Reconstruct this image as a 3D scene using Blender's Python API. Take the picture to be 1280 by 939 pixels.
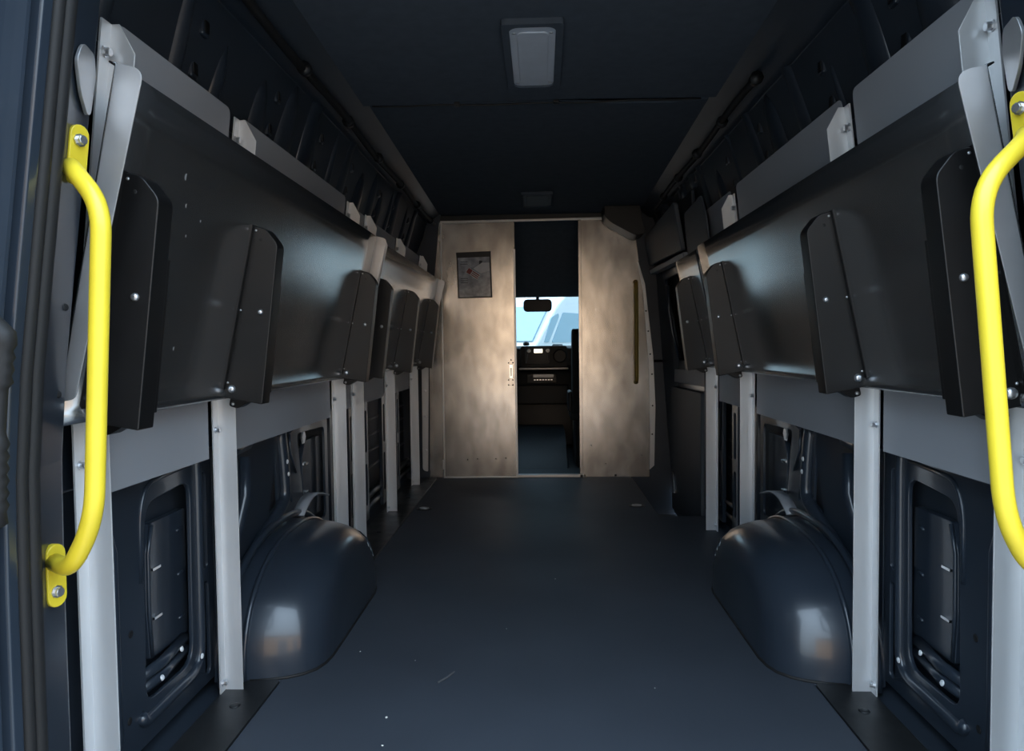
import bpy, bmesh, math, random
from mathutils import Vector, Matrix
random.seed(7)
for o in list(bpy.data.objects): bpy.data.objects.remove(o)
SC = bpy.context.scene
COL = SC.collection

# ------------------------------------------------------------------ camera
IMG_W, IMG_H, FPX = 1280.0, 939.0, 890.0
CAMZ = 0.93
YAW, PITCH, ROLL = math.radians(2.3), math.radians(-2.4), math.radians(0.68)
fw = Vector((-math.sin(YAW)*math.cos(PITCH), math.cos(YAW)*math.cos(PITCH), math.sin(PITCH)))
r0 = fw.cross(Vector((0, 0, 1))).normalized(); u0 = r0.cross(fw)
rt = r0*math.cos(ROLL) - u0*math.sin(ROLL)
up = u0*math.cos(ROLL) + r0*math.sin(ROLL)
cam_d = bpy.data.cameras.new('camera'); cam = bpy.data.objects.new('camera', cam_d); COL.objects.link(cam)
cam_d.sensor_fit = 'HORIZONTAL'; cam_d.sensor_width = 36.0; cam_d.lens = 36.0*FPX/IMG_W
cam_d.clip_start = 0.02; cam_d.clip_end = 300
cam.matrix_world = Matrix(((rt.x, up.x, -fw.x, 0), (rt.y, up.y, -fw.y, 0), (rt.z, up.z, -fw.z, CAMZ), (0, 0, 0, 1)))
SC.camera = cam

# ------------------------------------------------------------------ world: even, hazy blue dusk sky
W = bpy.data.worlds.new('hazy_sky'); SC.world = W; W.use_nodes = True
nt = W.node_tree; nt.nodes.clear()
out = nt.nodes.new('ShaderNodeOutputWorld'); bg = nt.nodes.new('ShaderNodeBackground')
tcw = nt.nodes.new('ShaderNodeTexCoord'); sep = nt.nodes.new('ShaderNodeSeparateXYZ'); ramp = nt.nodes.new('ShaderNodeValToRGB')
nt.links.new(tcw.outputs['Generated'], sep.inputs['Vector']); nt.links.new(sep.outputs['Z'], ramp.inputs['Fac'])
ramp.color_ramp.elements[0].position = 0.0; ramp.color_ramp.elements[0].color = (0.22, 0.265, 0.295, 1)     # pale haze at the horizon
ramp.color_ramp.elements[1].position = 0.85; ramp.color_ramp.elements[1].color = (0.62, 0.80, 1.0, 1)     # overcast brightening overhead
nt.links.new(ramp.outputs['Color'], bg.inputs['Color'])
bg.inputs['Strength'].default_value = 2.6
nt.links.new(bg.outputs['Background'], out.inputs['Surface'])

# low warm sun ahead of the van and to its driver side; it lights the added wall behind the open doors
sd_ = bpy.data.lights.new('evening_sun_offscreen', 'SUN'); sd_.energy = 4.6; sd_.color = (1.0, 0.80, 0.60); sd_.angle = math.radians(0.6)
sun = bpy.data.objects.new('evening_sun_offscreen', sd_); COL.objects.link(sun)
SUN_AZ, SUN_EL = math.radians(72), math.radians(24)
to_sun = Vector((-math.sin(SUN_AZ)*math.cos(SUN_EL), math.cos(SUN_AZ)*math.cos(SUN_EL), math.sin(SUN_EL)))
sun.rotation_euler = to_sun.to_track_quat('Z', 'Y').to_euler(); sun.location = (-6, 4, 6)

VS = SC.view_settings
VS.view_transform = 'Standard'; VS.look = 'None'; VS.gamma = 1.0; VS.use_curve_mapping = False
VS.exposure = 1.65

# ------------------------------------------------------------------ materials
def lin(c): return tuple(((v/255.0)/12.92 if v/255.0 <= 0.04045 else ((v/255.0+0.055)/1.055)**2.4) for v in c) + (1.0,)
M = {}
def mat(name, rgb, rough=0.5, metal=0.0, coat=0.0, spec=0.5, noise=None, bump=None, rnoise=None, emit=None, alpha=None):
    """noise=(scale, amount, stretch) mixes base colour; rnoise=(scale, amount, stretch) varies roughness; bump=(scale, strength)"""
    m = bpy.data.materials.new(name); m.use_nodes = True; t = m.node_tree
    b = t.nodes['Principled BSDF']; base = lin(rgb)
    b.inputs['Base Color'].default_value = base; b.inputs['Roughness'].default_value = rough
    b.inputs['Metallic'].default_value = metal; b.inputs['Coat Weight'].default_value = coat
    b.inputs['Coat Roughness'].default_value = 0.08
    b.inputs['Specular IOR Level'].default_value = spec
    tc = t.nodes.new('ShaderNodeTexCoord')
    def ntex(scale, stretch, detail=4.0):
        mp = t.nodes.new('ShaderNodeMapping'); mp.inputs['Scale'].default_value = stretch
        t.links.new(tc.outputs['Object'], mp.inputs['Vector'])
        n = t.nodes.new('ShaderNodeTexNoise'); n.inputs['Scale'].default_value = scale; n.inputs['Detail'].default_value = detail
        t.links.new(mp.outputs['Vector'], n.inputs['Vector']); return n
    if noise:
        n = ntex(noise[0], noise[2] if len(noise) > 2 else (1, 1, 1))
        cr = t.nodes.new('ShaderNodeValToRGB'); a = noise[1]
        sp = noise[3] if len(noise) > 3 else 0.2
        cr.color_ramp.elements[0].position = 0.5-sp; cr.color_ramp.elements[1].position = 0.5+sp
        cr.color_ramp.elements[0].color = tuple(max(0, v*(1-a)) for v in base[:3]) + (1,)
        cr.color_ramp.elements[1].color = tuple(min(1, v*(1+a)) for v in base[:3]) + (1,)
        t.links.new(n.outputs['Fac'], cr.inputs['Fac']); t.links.new(cr.outputs['Color'], b.inputs['Base Color'])
    if rnoise:
        n = ntex(rnoise[0], rnoise[2] if len(rnoise) > 2 else (1, 1, 1))
        mr = t.nodes.new('ShaderNodeMapRange'); mr.inputs['From Min'].default_value = 0.15; mr.inputs['From Max'].default_value = 0.85
        mr.inputs['To Min'].default_value = max(0.02, rough-rnoise[1]); mr.inputs['To Max'].default_value = min(1, rough+rnoise[1])
        t.links.new(n.outputs['Fac'], mr.inputs['Value']); t.links.new(mr.outputs['Result'], b.inputs['Roughness'])
    if bump:
        n = ntex(bump[0], bump[2] if len(bump) > 2 else (1, 1, 1), 6.0)
        bp = t.nodes.new('ShaderNodeBump'); bp.inputs['Strength'].default_value = bump[1]; bp.inputs['Distance'].default_value = 0.002
        t.links.new(n.outputs['Fac'], bp.inputs['Height']); t.links.new(bp.outputs['Normal'], b.inputs['Normal'])
    if emit:
        b.inputs['Emission Color'].default_value = lin(emit[0]); b.inputs['Emission Strength'].default_value = emit[1]
    M[name] = m; return m
mat('navy', (40, 48, 58), 0.28, coat=0.35, noise=(3.0, 0.12), bump=(6, 0.06))
mat('navy_dull', (40, 48, 58), 0.5, noise=(4.0, 0.15))     # same paint, unpolished inner faces
mat('black_steel', (13, 13, 14), 0.42, noise=(18, 0.2), bump=(400, 0.08))
mat('black_plastic', (16, 17, 19), 0.5)
mat('rubber', (17, 17, 18), 0.65, bump=(60, 0.1))
mat('headliner', (70, 78, 88), 0.95, spec=0.2, noise=(25, 0.08), bump=(300, 0.15))
mat('vinyl', (55, 61, 70), 0.62, noise=(2.2, 0.10), bump=(260, 0.10), rnoise=(1.5, 0.08))
mat('sill_metal', (70, 72, 74), 0.42, metal=0.85, noise=(5, 0.2, (1, .3, 1)), rnoise=(14, 0.12))
mat('alu_post', (214, 216, 218), 0.40, metal=0.5, noise=(7, 0.10, (2, 2, .3)), rnoise=(9, 0.10, (2, 2, .4)))
mat('alu_shelf', (154, 156, 158), 0.22, metal=0.92, noise=(2.5, 0.12, (1, 1, .5), .45), rnoise=(3, 0.04, (1, 1, .4)))
mat('alu_lip', (196, 197, 199), 0.45, metal=0.8, noise=(9, 0.10), rnoise=(9, 0.08))
mat('alu_partition', (190, 187, 183), 0.25, metal=0.88, noise=(9, 0.30, (1.3, 1, .6), .24), rnoise=(4, 0.05, (1, 1, .5)))
mat('alu_trim', (190, 192, 194), 0.4, metal=0.85)
mat('grey_sheet', (148, 152, 158), 0.5, noise=(3, 0.05), rnoise=(6, 0.05))
mat('grey_trim_panel', (72, 77, 84), 0.55, noise=(4, 0.06))
mat('yellow', (220, 198, 50), 0.42, coat=0.2, noise=(14, 0.07), bump=(30, 0.08))
mat('olive_yellow', (132, 112, 44), 0.5, noise=(14, 0.1))
mat('zinc', (205, 207, 210), 0.3, metal=0.9)
mat('chrome', (220, 222, 225), 0.15, metal=1.0)
mat('lens', (190, 198, 210), 0.35, coat=0.3, noise=(20, 0.04))
mat('paper', (200, 202, 206), 0.6, noise=(30, 0.05))
mat('plastic_sleeve', (150, 156, 166), 0.2, coat=0.6, noise=(26, 0.35), bump=(45, 0.6))
mat('red_print', (120, 40, 36), 0.5)
mat('ink', (40, 42, 50), 0.5)
mat('dash', (18, 20, 22), 0.6, bump=(200, 0.1))
mat('dash_silver', (120, 122, 124), 0.35, metal=0.6)
mat('seat_fabric', (34, 38, 42), 0.9, spec=0.2, bump=(300, 0.2))
mat('cab_mat', (44, 54, 62), 0.6, bump=(150, 0.2))
mat('display', (240, 236, 215), 0.4, emit=((255, 244, 214), 1.2))
mat('white_paint', (205, 206, 207), 0.3, coat=0.5)
mat('sky_reflect_glass', (120, 150, 164), 0.06, coat=0.5, spec=0.9)  # pale blue base colour stands for sky reflected in the van windows
mat('tyre', (18, 18, 18), 0.8)
mat('asphalt', (128, 126, 122), 0.9, noise=(3, 0.15), bump=(60, 0.3))
mat('tan_brick', (222, 188, 154), 0.9, noise=(2.0, 0.15), bump=(12, 0.3))
mat('white_clip', (225, 228, 230), 0.4)
mat('crumb', (210, 208, 200), 0.7)
mat('straw', (74, 76, 80), 0.8)
def glass(name, tintc, gloss=0.10):
    m = bpy.data.materials.new(name); m.use_nodes = True; t = m.node_tree; t.nodes.clear()
    o = t.nodes.new('ShaderNodeOutputMaterial'); mx = t.nodes.new('ShaderNodeMixShader')
    tr = t.nodes.new('ShaderNodeBsdfTransparent'); tr.inputs['Color'].default_value = tintc
    gl = t.nodes.new('ShaderNodeBsdfGlossy'); gl.inputs['Roughness'].default_value = 0.02
    mx.inputs['Fac'].default_value = gloss
    t.links.new(tr.outputs[0], mx.inputs[1]); t.links.new(gl.outputs[0], mx.inputs[2]); t.links.new(mx.outputs[0], o.inputs['Surface'])
    M[name] = m
glass('windscreen_glass', (0.62, 0.69, 0.71, 1), 0.04)
glass('tinted_glass', (0.10, 0.12, 0.14, 1), 0.12)

# ------------------------------------------------------------------ mesh helpers
class MB:
    def __init__(s): s.v = []; s.f = []
    def add(s, vs, fs):
        n = len(s.v); s.v += [tuple(v) for v in vs]; s.f += [tuple(i+n for i in f) for f in fs]; return s
    def box(s, x0, x1, y0, y1, z0, z1):
        vs = [(x, y, z) for z in (z0, z1) for y in (y0, y1) for x in (x0, x1)]
        return s.add(vs, [(0, 2, 3, 1), (4, 5, 7, 6), (0, 1, 5, 4), (2, 6, 7, 3), (0, 4, 6, 2), (1, 3, 7, 5)])
    def prism(s, poly, fn, a, b):
        """poly: 2D loop, fn(p, q, d) -> xyz, d from a to b"""
        n = len(poly); vs = [fn(p[0], p[1], a) for p in poly] + [fn(p[0], p[1], b) for p in poly]
        fs = [tuple(range(n))[::-1], tuple(range(n, 2*n))] + [(i, (i+1) % n, n+(i+1) % n, n+i) for i in range(n)]
        return s.add(vs, fs)
    def tube(s, path, r, n=10, caps=True, flat=None):
        P = [Vector(p) for p in path]; rings = []; prev = None
        for i, p in enumerate(P):
            d = (P[min(i+1, len(P)-1)] - P[max(i-1, 0)]).normalized()
            if prev is None:
                a = Vector((0, 0, 1)) if abs(d.z) < 0.9 else Vector((1, 0, 0))
                e1 = d.cross(a).normalized()
            else:
                e1 = (prev - d*prev.dot(d)).normalized()
            prev = e1; e2 = d.cross(e1)
            rr = r[i] if isinstance(r, (list, tuple)) else r
            fl = flat if flat else 1.0
            rings.append([p + e1*rr*math.cos(2*math.pi*k/n) + e2*rr*fl*math.sin(2*math.pi*k/n) for k in range(n)])
        vs = [v for rg in rings for v in rg]; fs = []
        for i in range(len(P)-1):
            for k in range(n): fs.append((i*n+k, i*n+(k+1) % n, (i+1)*n+(k+1) % n, (i+1)*n+k))
        if caps: fs += [tuple(range(n))[::-1], tuple((len(P)-1)*n+k for k in range(n))]
        return s.add(vs, fs)
    def lathe(s, prof, base, axis, n=14):
        """prof: (radius, distance along axis)"""
        ax = Vector(axis).normalized(); a = Vector((0, 0, 1)) if abs(ax.z) < 0.9 else Vector((1, 0, 0))
        e1 = ax.cross(a).normalized(); e2 = ax.cross(e1); B = Vector(base); vs = []; fs = []
        for (r, h) in prof:
            for k in range(n): vs.append(B + ax*h + e1*r*math.cos(2*math.pi*k/n) + e2*r*math.sin(2*math.pi*k/n))
        for i in range(len(prof)-1):
            for k in range(n): fs.append((i*n+k, i*n+(k+1) % n, (i+1)*n+(k+1) % n, (i+1)*n+k))
        fs += [tuple(range(n))[::-1], tuple((len(prof)-1)*n+k for k in range(n))]
        return s.add(vs, fs)
    def grid(s, rows):
        n = len(rows[0]); vs = [p for r in rows for p in r]; fs = []
        for i in range(len(rows)-1):
            for k in range(n-1): fs.append((i*n+k, i*n+k+1, (i+1)*n+k+1, (i+1)*n+k))
        return s.add(vs, fs)
    def build(s, name, m, parent=None, bevel=0.0, smooth=False, seg=2, solid=0.0, flip=False):
        me = bpy.data.meshes.new(name); me.from_pydata(s.v, [], s.f)
        bm = bmesh.new(); bm.from_mesh(me); bmesh.ops.recalc_face_normals(bm, faces=bm.faces[:])
        if flip: bmesh.ops.reverse_faces(bm, faces=bm.faces[:])
        bm.to_mesh(me); bm.free()
        if smooth: me.shade_smooth()
        return link(name, me, m, parent, bevel, seg, solid)
def link(name, me, m, parent=None, bevel=0.0, seg=2, solid=0.0):
    o = bpy.data.objects.new(name, me); COL.objects.link(o)
    if m and not me.materials: me.materials.append(M[m] if isinstance(m, str) else m)
    if solid:
        md = o.modifiers.new('solid', 'SOLIDIFY'); md.thickness = solid; md.offset = 0
    if bevel:
        md = o.modifiers.new('bevel', 'BEVEL'); md.width = bevel; md.segments = seg; md.limit_method = 'ANGLE'; md.angle_limit = math.radians(40)
        me.shade_smooth(); ws = o.modifiers.new('wn', 'WEIGHTED_NORMAL'); ws.keep_sharp = True
    if parent: o.parent = parent
    return o
def tag(o, label=None, cat=None, group=None, kind=None):
    if label: o['label'] = label
    if cat: o['category'] = cat
    if group: o['group'] = group
    if kind: o['kind'] = kind
    return o
def empty(name, loc=(0, 0, 0)):
    o = bpy.data.objects.new(name, None); COL.objects.link(o); o.empty_display_size = 0.05; o.location = loc
    return o
def par(o, p):
    """parent, keeping world coordinates (parents only ever carry a location)"""
    o.parent = p; o.matrix_parent_inverse = Matrix.Translation(-p.location); return o
def rrect(y0, y1, z0, z1, r, n=5):
    pts = []
    for cx, cy, a0 in ((y1-r, z1-r, 0), (y0+r, z1-r, 90), (y0+r, z0+r, 180), (y1-r, z0+r, 270)):
        for k in range(n+1):
            a = math.radians(a0 + 90*k/n); pts.append((cx+r*math.cos(a), cy+r*math.sin(a)))
    return pts
def rpoly(pts, r, n=4):
    """round every corner of a polygon; r may be a list"""
    out = []; N = len(pts)
    for i in range(N):
        p = Vector(pts[i]); a = Vector(pts[i-1]); b = Vector(pts[(i+1) % N]); rr = r[i] if isinstance(r, (list, tuple)) else r
        if rr <= 0: out.append(tuple(p)); continue
        da = (a-p); db = (b-p); d = min(rr, da.length*.49, db.length*.49)
        p0 = p+da.normalized()*d; p1 = p+db.normalized()*d
        for k in range(n+1):
            t = k/n; q = p0*(1-t)**2 + p*2*t*(1-t) + p1*t*t; out.append(tuple(q))
    return out
def smooth_path(pts, rad, n=6):
    out = [Vector(pts[0])]
    for i in range(1, len(pts)-1):
        p = Vector(pts[i]); a = Vector(pts[i-1]); b = Vector(pts[i+1]); da, db = a-p, b-p
        d = min(rad, da.length*.49, db.length*.49); p0 = p+da.normalized()*d; p1 = p+db.normalized()*d
        for k in range(n+1):
            t = k/n; out.append(p0*(1-t)**2 + p*2*t*(1-t) + p1*t*t)
    out.append(Vector(pts[-1])); return out
def plate(name, outer, holes, fn, t, m, parent=None, bevel=0.0):
    """sheet with holes; fn(a, b, d) -> xyz with d the depth through the sheet 0..t"""
    bm = bmesh.new(); loops = []
    for lp in [outer]+holes:
        vs = [bm.verts.new((p[0], p[1], 0)) for p in lp]; loops.append(vs)
        for i in range(len(vs)): bm.edges.new((vs[i], vs[(i+1) % len(vs)]))
    bmesh.ops.triangle_fill(bm, use_beauty=True, use_dissolve=False, edges=bm.edges[:])
    bm.verts.index_update(); V = [(v.co.x, v.co.y) for v in bm.verts]; Fs = [[v.index for v in f.verts] for f in bm.faces]
    L = [[v.index for v in lp] for lp in loops]; bm.free(); n = len(V)
    mb = MB(); mb.v = [fn(a, b, 0) for a, b in V] + [fn(a, b, t) for a, b in V]
    mb.f = [tuple(f) for f in Fs] + [tuple(i+n for i in f[::-1]) for f in Fs]
    for lp in L:
        for i in range(len(lp)): j = (i+1) % len(lp); mb.f.append((lp[i], lp[j], lp[j]+n, lp[i]+n))
    return mb.build(name, m, parent, bevel)
_bolt = {}
def bolt(pos, axis, r, parent, name='bolt', m='zinc', h=None, dome=False):
    key = (round(r, 4), m, dome, tuple(round(a, 3) for a in axis), h)
    hh = h or r*0.8
    if key not in _bolt:
        mb = MB()
        if dome: mb.lathe([(r, 0), (r, hh*.25), (r*.85, hh*.65), (r*.5, hh*.95), (r*.12, hh)], (0, 0, 0), axis, 12)
        else:
            mb.lathe([(r*1.35, 0), (r*1.35, hh*.25), (r, hh*.25), (r, hh*.95), (r*.8, hh)], (0, 0, 0), axis, 6 if r > .008 else 8)
        me = bpy.data.meshes.new(name); me.from_pydata(mb.v, [], mb.f)
        b = bmesh.new(); b.from_mesh(me); bmesh.ops.recalc_face_normals(b, faces=b.faces[:]); b.to_mesh(me); b.free()
        if dome: me.shade_smooth()
        me.materials.append(M[m]); _bolt[key] = me
    o = bpy.data.objects.new(name, _bolt[key]); COL.objects.link(o); o.location = pos
    if parent:
        o.parent = parent; w = parent.location.copy(); pp = parent.parent
        while pp: w += pp.location; pp = pp.parent
        o.location = Vector(pos) - w
    return o

SIDES = {-1: 'left', 1: 'right'}
WHERE = {-1: 'opposite the sliding door', 1: 'on the sliding door side'}
Y0, Y1 = 1.02, 5.0          # cargo space: rear frame to partition
def ceil_z(y): return 1.885 - 0.012*(y-1.0)
def corner_x(z): return 0.868 if z <= 0.8 else 0.868 - 0.112*(z-0.8)

# ------------------------------------------------------------------ ground outside
g = MB().box(-60, 60, -60, 80, -0.50, -0.45).build('ground', 'asphalt'); tag(g, kind='structure')

# unseen brick wall added behind the open rear doors to bounce warm light in
bw = MB().box(-2.6, 24, -9.5, -8.5, -.45, 3.6).build('wall_bounce_added', 'tan_brick'); tag(bw, 'unseen tan brick wall added to bounce warm light', kind='structure')
MB().box(-2.7, 24.1, -9.6, -8.4, 3.6, 3.8).build('bounce_parapet', 'grey_sheet', bw)
for x in (3.5, 9, 15, 21):
    MB().box(x-1.3, x+1.3, -8.52, -8.46, -.45, 2.4).build('bounce_roller_door', 'grey_sheet', bw)

# ------------------------------------------------------------------ floor
floor_poly = [(-.735, Y0), (.735, Y0), (.735, 1.93), (.90, 1.93), (.90, 3.84), (.63, 3.84), (.625, 5.0), (-.735, 5.0), (-.735, 2.9), (-.90, 2.9), (-.90, 1.93), (-.735, 1.93)]
fl = MB().prism(floor_poly, lambda a, b, d: (a, b, d), -0.012, 0.0).build('floor', 'vinyl', bevel=.002); tag(fl, 'dark blue-grey vinyl cargo floor', kind='structure')
sub = MB(); sub.prism([(-1.0, .98), (1.0, .98), (1.0, 3.86), (.64, 3.86), (.64, 5.05), (-1.0, 5.05)], lambda a, b, d: (a, b, d), -.05, -.014)
sub.build('subfloor', 'navy_dull', fl)
st = MB(); st.box(.64, 1.02, 3.86, 5.05, -.30, -.27); st.box(.62, .64, 3.86, 5.05, -.28, -.013); st.box(.64, 1.02, 3.84, 3.86, -.28, -.013)
st.build('step_well', 'black_plastic', fl)
def sill(n, s, ya, yb, x0, x1, rr, bolts, name):
    mb = MB(); mb.prism(rpoly([(s*x0, ya), (s*x1, ya), (s*x1, yb), (s*x0, yb)], [0, 0, 0, rr]), lambda a, b, d: (a, b, d), -0.013, 0.005)
    o = mb.build('trim_%d' % n, 'sill_metal', bevel=.0015); tag(o, name, kind='structure')
    for y in bolts: bolt((s*(x0+x1)/2, y, .005), (0, 0, 1), .014, o, 'screw', 'sill_metal', .004, True)
sill(1, -1, 1.0, 1.93, .735, .868, .02, (1.78,), 'dark metal floor strip by the rear opening opposite the sliding door side')
sill(2, 1, 1.0, 1.93, .735, .868, .02, (1.78,), 'dark metal floor strip by the rear opening below the sliding door side')
sill(3, -1, 2.93, 4.97, .735, .900, .02, (3.1, 3.5, 4.3, 4.8), 'shiny metal floor strip leading to the partition')

# ------------------------------------------------------------------ side walls: outer skin with pressings as parts
for s in (-1, 1):
    prof = [(.955, -.05), (.985, .08), (.985, .70), (.955, 1.10), (.895, 1.50), (.80, 1.80), (.70, 1.90)]
    y_end = 6.2 if s < 0 else 6.2
    rows = [[(s*x, y, z) for (x, z) in prof] for y in (0.98, 2, 3, 4, 5, y_end)]
    w = MB().grid(rows).build('wall_'+SIDES[s], 'navy_dull', solid=.012)
    tag(w, 'dark navy painted van side wall ' + ('opposite the sliding door' if s < 0 else 'that holds the sliding door'), kind='structure')
    X = lambda a, b, d, s=s: (s*(0.915+d), a, b)
    # rear bay pressing with large rounded opening
    outer = rpoly([(1.10, .02), (1.925, .02), (1.925, .80), (1.10, .80)], 0)
    hole = rpoly([(1.575, .115), (1.795, .115), (1.805, .59), (1.60, .575), (1.585, .50)], [.04, .05, .045, .05, .02])
    slots = [rrect(1.862, 1.890, .335, .60, .0135), rrect(1.862, 1.890, .045, .30, .0135)]
    rb = plate('inner_panel', outer, [hole]+slots, X, .012, 'navy', w, .003)
    # raised ridge around the opening and vertical bead
    ridge = smooth_path([(1.835, .655, 0), (1.838, .60, 0), (1.832, .085, 0), (1.56, .078, 0), (1.545, .10, 0)], .06)
    MB().tube([(s*.914, q.x, q.y) for q in ridge], .014, 8).build('panel_bead', 'navy', rb, smooth=True)
    ridge = smooth_path([(1.80, .632, 0), (1.60, .622, 0), (1.57, .56, 0), (1.565, .40, 0)], .05)
    MB().tube([(s*.915, q.x, q.y) for q in ridge], .006, 8).build('panel_bead', 'navy', rb, smooth=True)
    MB().tube([(s*.914, 1.455, z) for z in (.07, .09, .50, .555)], [.003, .014, .014, .003], 8).build('panel_bead', 'navy', rb, smooth=True)
    MB().tube([(s*.914, a, b) for a, b in ((1.60, .655), (1.62, .665), (1.80, .672), (1.815, .665))], .006, 8).build('panel_bead', 'navy', rb, smooth=True)
    for (a, b) in ((1.52, .30), (1.505, .11), (1.50, .66)):
        bolt((s*.9145, a, b), (-s, 0, 0), .009, rb, 'plug_or_hole_disc', 'rubber', .0015, True)  # dark discs put in for the shade of holes in the panel
    # stiffener seen inside the opening
    stf = MB().prism(rpoly([(1.655, .18), (1.84, .18), (1.84, .51), (1.675, .51), (1.648, .44), (1.645, .30)], .008), X, .034, .055).build('stiffener', 'navy', w, .003)
    for z in (.395, .275): MB().box(min(s*.941, s*.951), max(s*.941, s*.951), 1.665, 1.70, z, z+.006).build('stiffener_clip', 'chrome', stf)
    for z in (.23, .345, .46): MB().tube([(s*.948, 1.79, z), (s*.948, 1.815, z+.004)], .004, 6).build('stiffener_bead', 'navy', stf, smooth=True)
    MB().tube([(s*.948, 1.675, .505), (s*.946, 1.652, .44), (s*.946, 1.65, .30), (s*.948, 1.66, .185)], .005, 6).build('stiffener_bead', 'navy', stf, smooth=True)
    for z in (.135, .165): MB().tube([(s*.955, 1.58, z-.01), (s*.935, 1.68, z), (s*.94, 1.80, z+.012)], .014, 8).build('inner_rib', 'navy', w, smooth=True)
    for (a, b) in ((1.66, .135), (1.755, .165), ): bolt((s*.925, a, b), (-s, 0, .3), .0075, w, 'plug_or_hole_disc', 'white_clip', .004, True)
    bolt((s*.902, 1.815, .12), (-s, 0, 0), .0075, w, 'plug_or_hole_disc', 'white_clip', .004, True)
    # wheel arch bay: curved pressings
    seat_path = smooth_path([(s*.915, 2.44, .66), (s*.908, 2.45, .55), (s*.905, 2.46, .40), (s*.905, 2.38, .365), (s*.905, 2.15, .29), (s*.905, 1.99, .14), (s*.905, 1.95, .02)], .09)
    MB().tube(seat_path, [.022]*len(seat_path), 10).build('arch_pressing', 'navy', w, smooth=True)
    for (a, b) in ((2.435, .535), (2.445, .49), (2.03, .21)): bolt((s*.886, a, b), (-s, 0, 0), .008, w, 'plug_or_hole_disc', 'white_clip', .004, True)
    plate('inner_panel', rpoly([(1.93, .02), (3.0, .02), (3.0, .80), (1.93, .80)], 0),
          [rpoly([(1.96, .35), (2.08, .42), (2.10, .60), (1.96, .58)], .02), rpoly([(2.33, .37), (2.42, .39), (2.40, .55)], .012),
           rpoly([(2.50, .40), (2.56, .36), (2.53, .52)], .01), rpoly([(2.70, .22), (2.96, .22), (2.96, .60), (2.62, .61), (2.64, .55)], .03)], X, .010, 'navy', w, .002)
    MB().tube([(s*.912, 1.94, .62), (s*.90, 2.02, .635), (s*.905, 2.14, .64)], .022, 8).build('arch_pressing', 'navy', w, smooth=True)
    MB().tube([(s*.91, 2.135, .60), (s*.905, 2.12, .48), (s*.91, 2.03, .33), (s*.912, 1.97, .2)], .02, 8).build('arch_pressing', 'navy', w, smooth=True)
    stf = MB().prism(rpoly([(2.76, .235), (2.99, .235), (2.99, .56), (2.80, .56), (2.765, .50)], .008), X, .03, .05).build('stiffener', 'navy', w, .003)
    for z in (.465, .35): MB().box(min(s*.936, s*.946), max(s*.936, s*.946), 2.775, 2.81, z, z+.008).build('stiffener_clip', 'chrome', stf)
    MB().tube([(s*.91, 2.52, .625), (s*.905, 2.60, .645), (s*.905, 2.80, .655), (s*.91, 2.95, .66)], .005, 6).build('wire_bead', 'navy', w, smooth=True)
    MB().tube([(s*.91, 2.53, .62), (s*.908, 2.53, .55), (s*.91, 2.59, .47)], .005, 6).build('wire_bead', 'navy', w, smooth=True)
    # bright pressed strap over the arch
    MB().grid([[(s*(.90-q), a, b) for a, b in smooth_path([(2.53, .335, 0), (2.60, .365, 0), (2.68, .372, 0), (2.80, .335, 0)], .05) for a, b in ((a, b),)] if False else
               [(s*(.905-q), p.x, p.y) for p in smooth_path([(2.52, .325, 0), (2.60, .365, 0), (2.70, .372, 0), (2.83, .335, 0)], .06)] for q in (0, .045)]).build('arch_strap', 'grey_sheet', w, solid=.006, smooth=True)
    bolt((s*.925, 2.72, .585), (-s, 0, 0), .022, w, 'latch_plate', 'zinc', .004)
    # front bays: open frame uprights and horizontal stringers
    yb = [3.04, 3.34, 3.62, 4.05, 4.45] if s < 0 else [3.04, 3.34, 3.62]
    for y in yb:
        plate('inner_upright', rpoly([(y, .02), (y+.10, .02), (y+.10, .80), (y, .80)], 0),
              [rrect(y+.03, y+.07, .10, .32, .018), rrect(y+.03, y+.07, .38, .60, .018)], X, .02, 'navy', w, .003)
    ye = 4.97 if s < 0 else 3.72
    for z in (.06, .12): MB().tube([(s*.945, 3.0, z), (s*.945, ye, z+.01)], .018, 8).build('stringer', 'navy', w, smooth=True)
    for z in (.25, .34, .43, .52): MB().tube([(s*.975, 3.15, z), (s*.975, ye, z)], .007, 6).build('stringer', 'navy', w, smooth=True)
    MB().box(min(s*.90, s*.97), max(s*.90, s*.97), 1.05, ye, .66, .80).build('belt_rail', 'navy', w, .008)
    for y in ([3.42, 3.75, 4.2, 4.35, 4.85] if s < 0 else [3.2, 3.3]): bolt((s*.90, y, .675), (-s, 0, 0), .008, w, 'plug_or_hole_disc', 'rubber', .002, True)  # dark discs stand for shaded holes along the rail
    # upper wall: pressed ribs, lengthwise rail, clips
    def upx(z): return .895 - (z-1.50)*.317 if z < 1.8 else .80-(z-1.8)*1.0
    y = 1.16; k = 0; rr = random.Random(11+s)
    while y < 4.85:
        wd = rr.choice((.05, .03, .07, .022, .06)); zt = rr.choice((1.84, 1.84, 1.74, 1.80)); ph = rr.uniform(0, 6)
        zb = 1.42 if (s < 0 or y < 3.62) else 1.735; zt = max(zt, zb+.10); zz = [zb + (zt-zb)*q/6 for q in range(7)]
        path = [(s*(upx(z)+.004), y + .02*math.sin(z*4+ph), z) for z in zz]
        MB().tube(path, [wd*.7, wd, wd*1.05, wd, wd*.95, wd*.8, wd*.35], 12, True, .45 if wd > .04 else .8).build('roof_rib', 'navy_dull' if k % 3 else 'navy', w, smooth=True)
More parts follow.
